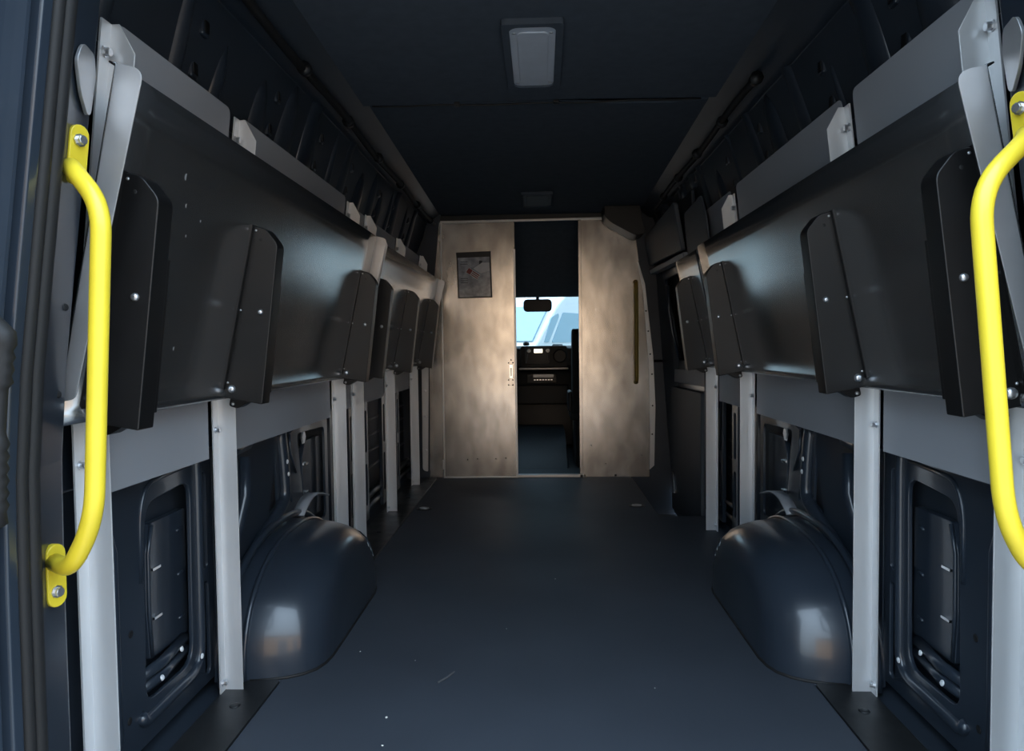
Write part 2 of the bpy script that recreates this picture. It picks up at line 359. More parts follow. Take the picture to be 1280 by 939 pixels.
        if k % 2 == 0:
            for z in ((1.60, 1.70) if (s < 0 or y < 3.55) else (1.75,)):
                cb = MB().box(min(s*(upx(z)-.018), s*(upx(z)+.03)), max(s*(upx(z)-.018), s*(upx(z)+.03)), y+wd+.03, y+wd+.065, z, z+.045).build('rib_clip', 'navy', w, .006)
                MB().box(min(s*(upx(z)-.021), s*(upx(z)-.017)), max(s*(upx(z)-.021), s*(upx(z)-.017)), y+wd+.038, y+wd+.057, z+.008, z+.036).build('clip_face', 'black_plastic', cb)
        y += wd + rr.uniform(.11, .26); k += 1
    MB().box(min(s*.80, s*.95), max(s*.80, s*.95), 1.17, 4.97 if s < 0 else 3.72, 1.44, 1.50).build('waist_rail', 'navy', w, .01)
    MB().prism([(.76, 1.80), (.80, 1.80), (.72, 1.90), (.655, 1.895), (.66, 1.875)], lambda a, b, d, s=s: (s*a, d, b), 1.0, 4.98).build('cant_rail', 'navy_dull', w, .006)

# ------------------------------------------------------------------ wheel arches
for s in (-1, 1):
    rows = []
    spec = [(.634, .0), (.634, .35), (.635, .62), (.642, .74), (.657, .83), (.686, .90), (.72, .945), (.765, .98), (.82, 1.0), (.88, 1.015), (.916, 1.02)]
    n = 36
    for (x, k) in spec:
        r = []
        for i in range(n+1):
            a = math.pi*i/n; c, sn = math.cos(a), math.sin(a); e = 2/2.35
            r.append((s*(x + .012*(1-k)*0), 2.36 - .44*k*math.copysign(abs(c)**e, c), .002 + .322*k*abs(sn)**e))
        rows.append(r)
    wa = MB().grid(rows).build('wheel_arch', 'navy', smooth=True)
    tag(wa, 'glossy dark navy rounded wheel arch ' + ('across from the sliding door side' if s < 0 else 'on the sliding door side of the floor'), 'wheel arch')
    for kk, xx, rr in ((1.01, .835, .008), (1.075, .885, .012)):
        pts = []
        for i in range(n+1):
            a = math.pi*i/n; c, sn = math.cos(a), math.sin(a); e = 2/2.35
            pts.append((s*xx, 2.36-.44*kk*math.copysign(abs(c)**e, c), .002+.322*kk*abs(sn)**e))
        MB().tube(pts, rr, 8).build('arch_seam', 'navy', wa, smooth=True)
    for j in range(3):
        a = math.radians(148 - j*9); pts = []
        for (x, k) in spec[3:9]:
            c, sn = math.cos(a), math.sin(a); e = 2/2.35; pts.append((s*(x-.001), 2.36-.44*k*math.copysign(abs(c)**e, c), .002+.322*k*abs(sn)**e))
        MB().tube(pts, .004, 6).build('arch_groove', 'navy', wa, smooth=True)
    # rubber edge where the arch meets the floor
    pts = [(s*x, 2.36-.44*k, .003) for x, k in reversed(spec[2:9])] + [(s*x, 2.36+.44*k, .003) for x, k in spec[2:9]]
    MB().tube(pts, .005, 6).build('base_seal', 'rubber', wa, smooth=True)

# ------------------------------------------------------------------ ceiling
roof = MB().prism([(-.72, 1.92), (.72, 1.92), (.72, 1.95), (-.72, 1.95)], lambda a, b, d: (a, d, b-.012*(d-1)), .98, 6.2).build('ceiling', 'navy_dull'); tag(roof, 'dark padded van roof lining', kind='structure')
def headliner(poly, dz=0.0):
    mb = MB(); n = len(poly)
    cx = [-.68, -.62, -.4, 0, .4, .62, .68]
    mb.prism(poly, lambda a, b, d: (a, b, ceil_z(b)+d+dz), 0, .012); return mb.build('headliner_panel', 'headliner', roof, .004)
headliner([(-.69, 1.0), (.69, 1.0), (.69, 2.778), (.42, 2.768), (.1, 2.757), (-.25, 2.768), (-.69, 2.778)])
headliner([(-.69, 2.815), (-.25, 2.812), (.1, 2.82), (.32, 2.85), (.52, 2.855), (.69, 2.815), (.70, 4.98), (-.70, 4.98)], .012)

# dome lights
def dome(name, label, x0, x1, y0, y1, fr, lensm, screws):
    t = empty(name, ((x0+x1)/2, (y0+y1)/2, ceil_z((y0+y1)/2)))
    z = ceil_z((y0+y1)/2)
    def fn(a, b, d): return (a, b, ceil_z(b)+dzl-d)
    dzl = .012 if y0 > 2.8 else 0.0   # the front lining sits a little higher
    par(plate('bezel', rrect(x0, x1, y0, y1, .012), [rrect(x0+fr, x1-fr, y0+fr, y1-fr, .03)], fn, .018, 'headliner', None, .003), t)
    ln = MB().prism(rrect(x0+fr*.9, x1-fr*.9, y0+fr*.9, y1-fr*.9, .03), fn, -.004, .012).build('light_lens', lensm, None, .004); par(ln, t)
    ins = MB().prism(rrect(x0+fr+.022, x1-fr-.022, y0+fr+.04, y1-fr-.04, .02), fn, .011, .016).build('lens_window', lensm, None, .003); par(ins, t)
    if screws:
        for x in (x0+fr+.014, x1-fr-.014):
            for y in (y0+fr+.05, y1-fr-.03):
                bolt((x, y, ceil_z(y)-.012), (0, 0, -1), .006, t, 'screw', 'zinc', .003, True)
    tag(t, label, 'ceiling light')
dome('dome_light', 'large rectangular dome light with pale lens and corner screws on the rear roof lining', -.105, .078, 2.09, 2.60, .022, 'lens', True)
dome('dome_light', 'small dark dome light on the roof lining close to the partition', -.108, .088, 4.34, 4.72, .01, 'grey_trim_panel', False)
# wire lying along the roof seam
mb = MB(); mb.tube([(-.64+1.26*i/24, 2.772 + .006*math.sin(i*.9), ceil_z(2.77)-.003-.004*math.sin(math.pi*i/24)) for i in range(25)], .0035, 6)
t = mb.build('seam_wire', 'rubber', smooth=True); tag(t, 'thin black wire running across the roof along the lining seam', 'wire')
for x in (-.32, .06): MB().box(x, x+.02, 2.752, 2.78, ceil_z(2.77)-.012, ceil_z(2.77)+.001).build('wire_clip', 'black_plastic', t, .002)

# cable conduits along the upper walls
mb = MB(); mb.tube([(-.715+.006*math.sin(i*.7), 1.2+i*.125, 1.80-.012*(i*.125)) for i in range(30)], .013, 8)
t = mb.build('cable_conduit', 'rubber', smooth=True); tag(t, 'long black cable conduit under the roof edge opposite the sliding door', 'conduit')
for i in range(0, 30, 4): MB().tube([(-.715, 1.2+i*.125-.012, 1.80-.012*(i*.125)), (-.715, 1.2+i*.125+.012, 1.80-.012*(i*.125))], .022, 8).build('conduit_clip', 'black_plastic', t, smooth=True)
mb = MB(); mb.tube([(.715-.006*math.sin(i*.6), 2.4+i*.11, 1.795-.012*(i*.11)) for i in range(20)], .012, 8)
t = mb.build('cable_conduit', 'rubber', smooth=True); tag(t, 'black cable conduit under the roof edge above the sliding door', 'conduit')
for i in range(0, 20, 4): MB().tube([(.715, 2.4+i*.11-.012, 1.795-.012*(i*.11)), (.715, 2.4+i*.11+.012, 1.795-.012*(i*.11))], .022, 8).build('conduit_clip', 'black_plastic', t, smooth=True)

# ------------------------------------------------------------------ posts
ORD = ['nearest the rear opening', 'second from the rear opening', 'third from the rear opening', 'fourth from the rear opening', 'fifth from the rear opening', 'beside the partition']
POSTS = {-1: [1.31, 1.87, 2.95, 3.25, 3.955, 4.714], 1: [1.31, 1.885, 2.95, 3.55]}
def post(s, yp, label, ztop=1.53):
    t = empty('shelf_post', (s*.868, yp, 0))
    # rear-facing flange, bent inwards at the belt line, chamfered tip
    tip = [(corner_x(z)-.052, z) for z in (0.0, .8, ztop-.055)] + [(corner_x(ztop)-.018, ztop)]
    poly = [(corner_x(0), 0.0)] + tip + [(corner_x(ztop), ztop), (corner_x(.8), .8)]
    par(MB().prism(poly, lambda a, b, d: (s*a, d, b), yp-.0035, yp).build('web_flange', 'alu_post', None, .0008), t)
    # wall flange
    mb = MB()
    rows = [[(s*(corner_x(z)-q), y, z) for q, y in ((0, yp-.032), (0, yp-.001), (.0035, yp-.001), (.0035, yp-.032), (0, yp-.032))] for z in (0.0, .8, ztop)]
    mb.grid(rows); n = 5
    mb.f += [(0, 1, 2, 3), (10, 11, 12, 13)]
    wf = mb.build('wall_flange', 'alu_post', None); par(wf, t)
    for z in (ztop-.055, .715, .03):
        bolt((s*(corner_x(z)-.0035), yp-.018, z), (-s, 0, -.11 if z > 1 else 0), .0065 if z < 1 else .008, t, 'bolt', 'zinc', .012)
    tag(t, label, 'shelf post', 'aluminium posts ' + WHERE[s]); return t
for s in (-1, 1):
    N = len(POSTS[s])
    for i, y in enumerate(POSTS[s]):
        o = ORD[i] if not (s > 0 and i == 3) else 'beside the sliding door panel'
        post(s, y, 'aluminium angle post %s, %s' % (o, WHERE[s]), 1.53 if not (s > 0 and i == 3) else 1.35)

# ------------------------------------------------------------------ grey backing sheets behind the posts
def backing(s, ya, yb, ztop, zbot, label, ztop2=None):
    z2 = ztop2 or ztop
    def fn(a, b, d): return (s*(corner_x(b)+.002+d), a, b)
    # bent sheet: two facets
    t = empty('backing_sheet', (s*.87, (ya+yb)/2, zbot))
    low = [(ya, zbot), (yb, zbot), (yb, .8), (ya, .8)]
    mb = MB(); up = rpoly([(ya, .8), (yb, .8), (yb, z2), (ya, ztop)], [0, 0, .022, .022])
    mb.prism(low, fn, 0, .002); par(mb.build('lower_sheet', 'grey_sheet', None), t)
    mb = MB(); mb.prism(up, fn, 0, .002); par(mb.build('upper_sheet', 'grey_sheet', None), t)
    tag(t, label, 'backing panel', 'grey backing sheets ' + WHERE[s])
    return t
names = ['in the bay nearest the rear opening', 'above the wheel arch', 'in the narrow bay past the wheel arch', 'in the fourth bay from the rear opening', 'in the bay beside the partition']
for i in range(5):
    ya, yb = POSTS[-1][i]-.008+.03, POSTS[-1][i+1]-.048
    if i == 2: ya, yb = POSTS[-1][2]-.02, POSTS[-1][3]+.02
    backing(-1, ya, yb, 1.545 if i < 2 else 1.525, .643 if i < 2 else .655, 'grey painted backing sheet %s, %s' % (names[i], WHERE[-1]))
backing(1, 1.33, 1.84, 1.56, .65, 'grey painted backing sheet in the bay nearest the rear opening, ' + WHERE[1])
backing(1, 1.905, 2.90, 1.56, .645, 'grey painted backing sheet above the wheel arch, ' + WHERE[1])
backing(1, 2.98, 3.50, 1.555, .65, 'grey painted backing sheet between the last two posts, ' + WHERE[1])

# ------------------------------------------------------------------ folded-up shelves
UX, UZ = -.206, .9785                     # up the shelf: inwards and up
def shelf_pt(s, t, n, y, base): return (s*(.8133 + UX*t - UZ*n), y, base + UZ*t + UX*n)
def shelf(s, ya, yb, base, depth, brackets, label, far_lip=True, near_lip=True, chips=()):
    T = empty('folding_shelf', (s*.815, (ya+yb)/2, base))
    P = lambda t, n, y: shelf_pt(s, t, n, y, base)
    mb = MB()
    # sheet with a rolled bottom and top edge, slightly bowed
    prof = [(-.004, .0005), (-.011, .0015), (-.010, .006), (-.002, .0085), (.01, .007), (.02, .0)] + [(depth*k/8, .0) for k in range(1, 8)] + [(depth, 0), (depth+.001, -.012)]
    NY = 14; rows = []
    for j in range(NY+1):
        y = ya + (yb-ya)*j/NY
        rows.append([P(t, n, y) for t, n in prof])
    mb.grid(rows); pn = mb.build('shelf_panel', 'alu_shelf', None, smooth=True, solid=.003); par(pn, T)
    for on, yl in ((near_lip, ya), (far_lip, yb)):
        if not on: continue
        poly = rpoly([(.03, 0), (depth, 0), (depth, .048), (.04, .026)], [0, .0, .03, .01], 6)
        dy = .0025 if yl == ya else -.0025
        par(MB().prism(poly, lambda a, b, d: P(a, b, d), yl, yl+dy).build('end_lip', 'alu_lip', None, .0005), T)
    for yp in brackets:
        y0, y1 = yp-.085, yp-.035
        prof = rpoly([(-.008, .004), (.435, .004), (.435, .034), (.402, .072), (-.006, .106)], [0, .006, .012, .012, .004], 3)
        # open channel: rear plate, front cover, far plate
        b = empty('support_bracket'); par(b, T)
        b.location = (0, 0, 0); b.matrix_parent_inverse = Matrix.Translation(-T.location)
        bd = MB().prism(prof, lambda a, c, d: P(a, c, d), y0, y1).build('bracket_body', 'black_steel', None, .0025)
        bd.name = 'support_bracket'; bpy.data.objects.remove(b); par(bd, T)
        # foot flange along the sheet and bottom cover plate
        def sub(o): o.parent = bd; o.matrix_parent_inverse = bd.matrix_parent_inverse.inverted() @ bd.matrix_parent_inverse; return o
        sub(MB().prism([(-.004, 0.0015), (.437, 0.0015), (.437, .006), (-.004, .006)], lambda a, c, d: P(a, c, d), y0-.012, y1+.004).build('mounting_flange', 'black_steel', None))
        sub(MB().prism([(.02, .098), (.30, .0745), (.301, .0785), (.021, .102)], lambda a, c, d: P(a, c, d), y0+.006, y1+.010).build('cover_strip', 'black_steel', None, .001))
        for (a, c, r, nm) in ((.018, .022, .0105, 'bolt'), (.225, .060, .0075, 'bolt'), (.425, .012, .003, 'screw'), (.22, .009, .003, 'screw'), (.032, .009, .003, 'screw')):
            q = P(a, c, y0); o = bolt(q, (0, -1, 0), r, None, nm, 'zinc', r*.9, True); sub(o)
        o = bolt(P(.405, .028, y0), (0, -1, 0), .004, None, 'plug_or_hole_disc', 'rubber', .0006, True); sub(o)  # dark disc drawn for the shade inside a bolt hole
        # pivot tab below, carried by the post
        tb = MB().prism(rpoly([(-.004, .004), (-.008, .06), (-.036, .028), (-.034, .004)], .006, 3), lambda a, c, d: P(a, c, d), y1-.006, y1+.03).build('pivot_tab', 'black_steel', None, .001); sub(tb)
        o = bolt(P(-.026, .014, y1-.006), (0, -1, 0), .005, None, 'bolt', 'zinc', .005, True); sub(o)
    for (a, y, r) in chips:
        pr = [(a+r*1.6*math.cos(q)*(.8+.3*math.sin(3*q)), y+r*math.sin(q)*(.8+.25*math.cos(2*q))) for q in [2*math.pi*k/10 for k in range(10)]]
        par(MB().prism(pr, lambda p_, q_, d: P(p_, d, q_), .0012, .0020).build('paint_chip', 'alu_lip', None), T)
    tag(T, label, 'folding shelf')
    return T
shelf(-1, 1.16, 3.02, .815, .598, POSTS[-1][:3], 'long aluminium shelf folded up with three black brackets, opposite the sliding door', chips=((.475, 1.43, .005), (.42, 1.45, .003), (.40, 1.52, .002), (.36, 1.47, .002), (.12, 1.50, .003)))
shelf(-1, 3.05, 4.88, .815, .588, POSTS[-1][3:], 'aluminium shelf folded up next to the partition, with three black brackets')
shelf(1, 1.16, 3.21, .827, .545, POSTS[1][:3], 'long aluminium shelf folded up with three black brackets, on the sliding door side', far_lip=False)
shelf(1, 3.24, 3.72, .827, .535, POSTS[1][3:], 'short aluminium shelf folded up with a single black bracket by the sliding door', far_lip=False, near_lip=False)

# ------------------------------------------------------------------ partition with sliding door leaf
wf = MB()
part = empty('wall_front', (0, 5.0, 0)); tag(part, 'bare aluminium partition behind the cab', kind='structure')
YP = 5.0
def sheet(name, poly, y, t, m, bevel=.0015): return par(MB().prism(poly, lambda a, b, d: (a, d, b), y, y+t).build(name, m, None, bevel), part)
sheet('left_panel', rpoly([(-.795, .0), (-.60, .0), (-.60, 1.80), (-.70, 1.80), (-.742, 1.40), (-.785, .80)], 0), YP+.006, .004, 'alu_partition')
ls = sheet('bolt_strip', rpoly([(-.84, .06), (-.80, .045), (-.785, .80), (-.735, 1.42), (-.775, 1.42), (-.835, .80)], [.02, .015, .01, .01, .01, .01]), YP-.03, .004, 'alu_trim')
for z in (.20, .44, .62, .95, 1.2): bolt((-.812+.04*max(0, (z-.8)/.6), YP-.03, z), (0, -1, 0), .009, part, 'bolt', 'zinc', .006, True)
rp = sheet('right_panel', [(.275, .0), (.757, .0), (.762, .30), (.752, .82), (.715, 1.30), (.67, 1.655), (.565, 1.74), (.505, 1.80), (.275, 1.80)], YP-.004, .004, 'alu_partition')
sheet('right_fold', [(.270, 0), (.292, 0), (.292, 1.80), (.270, 1.80)], YP-.012, .03, 'alu_partition')
sheet('side_strip', rpoly([(.757, .05), (.79, .08), (.80, .5), (.785, .85), (.73, 1.35), (.685, 1.50), (.678, 1.50), (.715, 1.30), (.752, .82), (.762, .30)], 0), YP-.008, .004, 'alu_trim')
for (x, z) in ((.782, .3), (.785, .5), (.782, .72), (.77, .86), (.757, 1.02), (.742, 1.16)): bolt((x-.006, YP-.008, z), (0, -1, 0), .006, part, 'bolt', 'black_steel', .004, True)
for (x, z) in ((.30, .012), (.52, .012)): bolt((x, YP-.004, z), (0, -1, 0), .008, part, 'bolt', 'black_steel', .004, True)
for (x, z) in ((.35, .22), (.45, .09), (.70, .15)): bolt((x, YP-.004, z), (0, -1, 0), .007, part, 'dent', 'alu_partition', .003, True)
sheet('header', [(-.70, 1.795), (.51, 1.795), (.50, 1.845), (-.69, 1.845)], YP+.01, .006, 'black_plastic')
sheet('head_rail', [(-.69, 1.79), (.51, 1.797), (.51, 1.812), (-.69, 1.805)], YP-.012, .02, 'alu_trim')
sheet('threshold', [(-.20, .0), (.30, .0), (.30, .018), (-.20, .018)], YP-.012, .05, 'alu_trim')
sheet('upper_infill', [(.45, 1.78), (.45, .8), (.99, .8), (.92, 1.5), (.74, 1.92), (.45, 1.92)], YP+.012, .006, 'navy_dull')
sheet('side_infill', [(.55, -.32), (1.02, -.32), (1.02, .82), (.55, .82)], YP+.012, .006, 'navy_dull')
sheet('side_infill', [(-1.0, -.05), (-.79, -.05), (-.78, .80), (-.735, 1.40), (-.69, 1.80), (-.69, 1.92), (-.72, 1.92), (-.90, 1.5), (-1.0, .8)], YP+.014, .006, 'navy_dull')

door = empty('door_1', (-.43, 4.99, 0)); tag(door, 'aluminium partition door leaf standing open beside the doorway', kind='structure')
par(MB().prism([(-.688, .008), (-.168, .008), (-.172, 1.792), (-.688, 1.785)], lambda a, b, d: (a, d, b), YP-.020, YP-.002).build('door_leaf', 'alu_partition', None, .002), door)
for poly in ([(-.690, .004), (-.680, .004), (-.680, 1.79), (-.690, 1.79)], [(-.178, .004), (-.164, .004), (-.168, 1.60), (-.182, 1.60)], [(-.69, .0), (-.165, .0), (-.165, .010), (-.69, .010)]):
    par(MB().prism(poly, lambda a, b, d: (a, d, b), YP-.024, YP+.002).build('edge_trim', 'alu_trim', None, .001), door)
par(MB().box(-.70, -.688, YP-.028, YP-.0, .06, .125).build('hinge', 'zinc', None, .003), door)
par(MB().prism(rrect(-.220, -.192, .70, .80, .006), lambda a, b, d: (a, d, b), YP-.027, YP-.019).build('latch', 'chrome', None, .002), door)
par(MB().prism(rrect(-.212, -.200, .715, .775, .006), lambda a, b, d: (a, d, b), YP-.034, YP-.026).build('latch_slide', 'zinc', None, .002), door)
for (x, z) in ((-.222, .81), (-.192, .81), (-.224, .69), (-.194, .69), (-.224, .655), (-.194, .655), (-.32, .135), (-.25, .14), (-.52, .13), (-.45, .135), (-.205, .83)): bolt((x, YP-.02, z), (0, -1, 0), .005, door, 'rivet', 'black_steel', .003, True)

# cab grab rail on the partition
t = empty('grab_rail', (.665, 4.985, .66))
par(MB().tube(smooth_path([(.662, 4.993, 1.355), (.664, 4.955, 1.350), (.665, 4.955, .68), (.668, 4.993, .672)], .03), .014, 10).build('rail', 'olive_yellow', None, smooth=True), t)
for z in (1.36, .668): par(MB().lathe([(.018, 0), (.018, .004), (.012, .008)], (.665, 4.997, z), (0, -1, 0), 12).build('rail_foot', 'olive_yellow', None, smooth=True), t)
tag(t, 'slim dull olive-yellow grab rail upright on the partition panel', 'handle')

# document holder
t = empty('document_holder', (-.457, 4.978, 1.27))
def dsheet(name, poly, d0, d1, m, b=0): return par(MB().prism(poly, lambda a, b_, d: (a, YP-.020-d, b_), d0, d1).build(name, m, None, b), t)
dsheet('backing_board', [(-.580, 1.583), (-.338, 1.590), (-.330, 1.268), (-.571, 1.264)], 0, .004, 'black_plastic', .001)
dsheet('clear_sleeve', [(-.568, 1.545), (-.348, 1.551), (-.341, 1.276), (-.562, 1.272)], .004, .0055, 'plastic_sleeve')
dsheet('paper_note', [(-.46, 1.47), (-.40, 1.51), (-.350, 1.51), (-.347, 1.455), (-.41, 1.435)], .0055, .0065, 'paper')
cs, sn = math.cos(math.radians(-33)), math.sin(math.radians(-33))
def rot(a, b, cx=-.463, cz=1.435): return (cx+a*cs-b*sn, cz+a*sn+b*cs)
lb = dsheet('red_label', [rot(-.048, -.020), rot(.048, -.020), rot(.048, .020), rot(-.048, .020)], .0065, .0075, 'paper')
for (a0, a1, b0, b1, m_) in ((-.046, -.014, -.018, .018, 'red_print'), (-.010, .046, .008, .016, 'red_print'), (-.010, .046, -.004, .003, 'red_print'), (-.010, .046, -.016, -.009, 'red_print')):
    o = MB().prism([rot(a0, b0), rot(a1, b0), rot(a1, b1), rot(a0, b1)], lambda a, b_, d: (a, YP-.020-d, b_), .0076, .0082).build('label_print', m_, None); o.parent = lb
o = MB().prism(rrect(-.420, -.398, 1.495, 1.525, .006), lambda a, b_, d: (a, YP-.020-d, b_), .0056, .0062).build('stamp', 'ink', None); par(o, t)
for z in (1.40, 1.385, 1.37, 1.50, 1.515): par(MB().box(-.55, -.50, YP-.0262, YP-.0256, z, z+.004).build('text_line', 'ink', None), t)
tag(t, 'black-framed document holder with clear sleeve and red label on the partition door', 'document holder')

# dark corner duct at the top of the partition
t = MB().prism(rpoly([(.43, 1.845), (.665, 1.845), (.70, 1.66), (.64, 1.645), (.475, 1.735), (.435, 1.775)], [.005, .01, .02, .03, .03, .02]), lambda a, b, d: (a, d, b), 4.76, 4.985).build('corner_duct', 'black_plastic', bevel=.012, seg=3)
tag(t, 'black moulded duct cover in the upper corner beside the sliding door', 'duct cover')

# ------------------------------------------------------------------ sliding door (front end of right wall)
sd = empty('door_2', (.93, 4.4, 0)); tag(sd, 'dark sliding side door with covered window', kind='structure')
XS = lambda a, b, d: (.926+d - max(0, b-.8)*.155, a, b)
par(plate('door_frame', rpoly([(3.74, -.25), (4.99, -.25), (4.99, 1.72), (3.74, 1.72)], 0), [rpoly([(3.98, .82), (4.80, .82), (4.86, 1.36), (3.98, 1.36)], .05)], XS, .02, 'navy', None, .004), sd)
par(MB().prism(rpoly([(3.96, .80), (4.82, .80), (4.88, 1.38), (3.96, 1.38)], .05), XS, .021, .026).build('door_window', 'tinted_glass', None), sd)
par(MB().prism(rpoly([(4.0, -.12), (4.88, -.20), (4.90, .64), (4.0, .655)], .03), XS, -.035, -.003).build('lower_trim_panel', 'grey_trim_panel', None, .006), sd)
par(MB().prism(rpoly([(3.86, 1.43), (4.96, 1.47), (4.97, 1.66), (3.88, 1.69)], .02), XS, -.07, -.045).build('upper_trim_panel', 'grey_trim_panel', None, .006), sd)
par(MB().prism(rpoly([(3.84, 1.385), (4.97, 1.41), (4.97, 1.44), (3.84, 1.415)], .006), XS, -.07, -.02).build('guide_rail', 'grey_sheet', None, .004), sd)
par(MB().prism(rpoly([(3.92, .69), (4.9, .67), (4.9, .76), (3.92, .78)], .01), XS, -.02, .0).build('waist_trim', 'grey_sheet', None, .004), sd)
par(MB().prism(rpoly([(3.88, .02), (3.94, .02), (3.94, .78), (3.88, .80)], .01), XS, -.03, .0).build('door_upright', 'grey_trim_panel', None, .004), sd)
par(MB().tube([XS(4.6, .84, -.03), XS(4.62, 1.0, -.045), XS(4.62, 1.15, -.045), XS(4.6, 1.3, -.03)], .012, 8).build('window_strut', 'navy', None, smooth=True), sd)
par(MB().tube([XS(4.05, .78, -.03), XS(4.07, 1.0, -.03), XS(4.10, 1.36, -.03)], .016, 8).build('window_strut', 'navy', None, smooth=True), sd)
par(MB().prism(rpoly([(4.72, -.06), (4.80, -.07), (4.80, .08), (4.77, .06)], .01), XS, -.05, -.035).build('warning_reflector', 'chrome', None, .002), sd)
t = MB().prism(rpoly([(3.30, 1.36), (3.76, 1.38), (3.74, 1.60), (3.36, 1.615), (3.31, 1.52)], .012), lambda a, b, d: (.80-.112*(b-1.4)+d, a, b), -.03, -.02).build('cover_panel', 'grey_trim_panel', bevel=.002)
tag(t, 'plain dark grey cover panel above the shortest shelf beside the sliding door', 'panel')

# ------------------------------------------------------------------ rear door frame pillars
def lean(z): return -.137*(math.sqrt((z-.79)**2+.01)+(z-.79))/2
ZL = [-.12, .1, .3, .5, .6, .75, .9, 1.05, 1.2, 1.35, 1.5, 1.65, 1.8, 1.92]
def extr(prof, s, name, m, parent, smooth=True, closed=True):
    rows = []
    for z in ZL: rows.append([(s*(x+lean(z)), y, z) for x, y in (prof + ([prof[0]] if closed else []))])
    return MB().grid(rows).build(name, m, parent, smooth=False)
for s in (-1, 1):
    pl = empty('trim_%d' % (4 if s < 0 else 5), (s*.80, 1.0, -.12))
    tag(pl, 'dark navy rear door frame pillar ' + ('opposite the sliding door side' if s < 0 else 'on the sliding door side'), kind='structure')
    par(extr(rpoly([(.800, 1.145), (.767, 1.030), (.775, 1.012), (.99, 1.012), (.99, 1.156), (.84, 1.156), (.806, 1.153)], [.008, .01, .008, 0, 0, 0, .01], 3), s, 'pillar_skin', 'navy', None), pl)
    # rubber door seal: two beads
    for (x, y, r) in ((.757, 1.010, .014), (.753, .984, .012)):
        par(MB().tube([(s*(x+lean(z)), y, z) for z in ZL], r, 8).build('door_seal', 'rubber', None, smooth=True), pl)
    par(extr(rpoly([(.742, .965), (.742, .945), (.78, .936), (.99, .936), (.99, .99), (.785, .985)], [.003, .004, .01, 0, 0, 0], 3), s, 'outer_flange', 'navy', None), pl)
    for z in (1.32, 1.0, .86): bolt((s*(.790+lean(z)), 1.115, z), (-s, -.3, 0), .006, pl, 'plug_or_hole_disc', 'rubber', .002, True)  # dark discs imitate shaded holes in the pillar skin
    # little grey gusset plate behind the shelf end
    par(MB().prism(rpoly([(1.116, 1.302), (1.130, 1.308), (1.136, 1.37), (1.122, 1.398), (1.072, 1.398), (1.055, 1.365), (1.082, 1.325)], [.01, .01, .01, .01, .015, .01, .01]),
        lambda a, b, d: (s*(.797+(a-1.145)*.287+lean(b)-d), a, b), .0, .006).build('gusset_plate', 'alu_lip', None, .001), pl)
    # dark filler between pillar and first post
    par(MB().prism([(.875, -.013), (.97, -.013), (.97, .9), (.89, 1.43), (.805, 1.43), (.875, .8)], lambda a, b, d: (s*a, d, b), 1.156, 1.166).build('pillar_closing', 'navy_dull', None), pl)
    # open rear door seen edge-on beyond the frame
    dr = empty('door_%d' % (3 if s < 0 else 4), (s*.86, .9, -.12))
    tag(dr, 'opened navy rear door ' + ('opposite the sliding door side' if s < 0 else 'on the sliding door side'), kind='structure')
    leaf = [(.737, .925), (.752, .885), (.80, .55), (.83, .13), (.89, .13), (.88, .55), (.88, .925)] if s < 0 else [(.737, .925), (.760, .885), (.98, .80), (1.65, .70), (1.66, .76), (.98, .88), (.88, .925)]
    par(extr(rpoly(leaf, [.01, .02, .04, 0, 0, 0, 0], 3), s, 'door_shell', 'navy', None), dr)
    if s < 0:
        # corrugated cable gaiter between door and body
        path = [(-(.7235 + lean(.965-.0082*i) + (.020 if i in (0, 33) else .010 if i in (1, 32) else 0)), .90, .965-.0082*i) for i in range(34)]
        rad = [(.018 if i < 4 else .014 if i % 2 == 0 else .0175) if not (10 <= i < 18) else .012 for i in range(34)]
        gt = MB().tube(path, rad, 12).build('cable_gaiter', 'rubber', None, smooth=True); gt.location = (0, 0, 0)
        tag(gt, 'black corrugated cable gaiter hanging by the rear door frame', 'cable')
# header and roof end above the rear opening
hd = MB().prism([(.95, 1.78), (1.14, 1.80), (1.14, 1.95), (.95, 1.95)], lambda a, b, d: (d, a, b), -.85, .85).build('trim_6', 'navy', bevel=.01); tag(hd, 'navy rear door header across the top of the opening', kind='structure')
rs = MB().prism([(.94, -.10), (1.02, -.10), (1.02, .0), (.94, -.012)], lambda a, b, d: (d, a, b), -.85, .85).build('trim_7', 'sill_metal', bevel=.004); tag(rs, 'metal rear door sill across the floor edge', kind='structure')

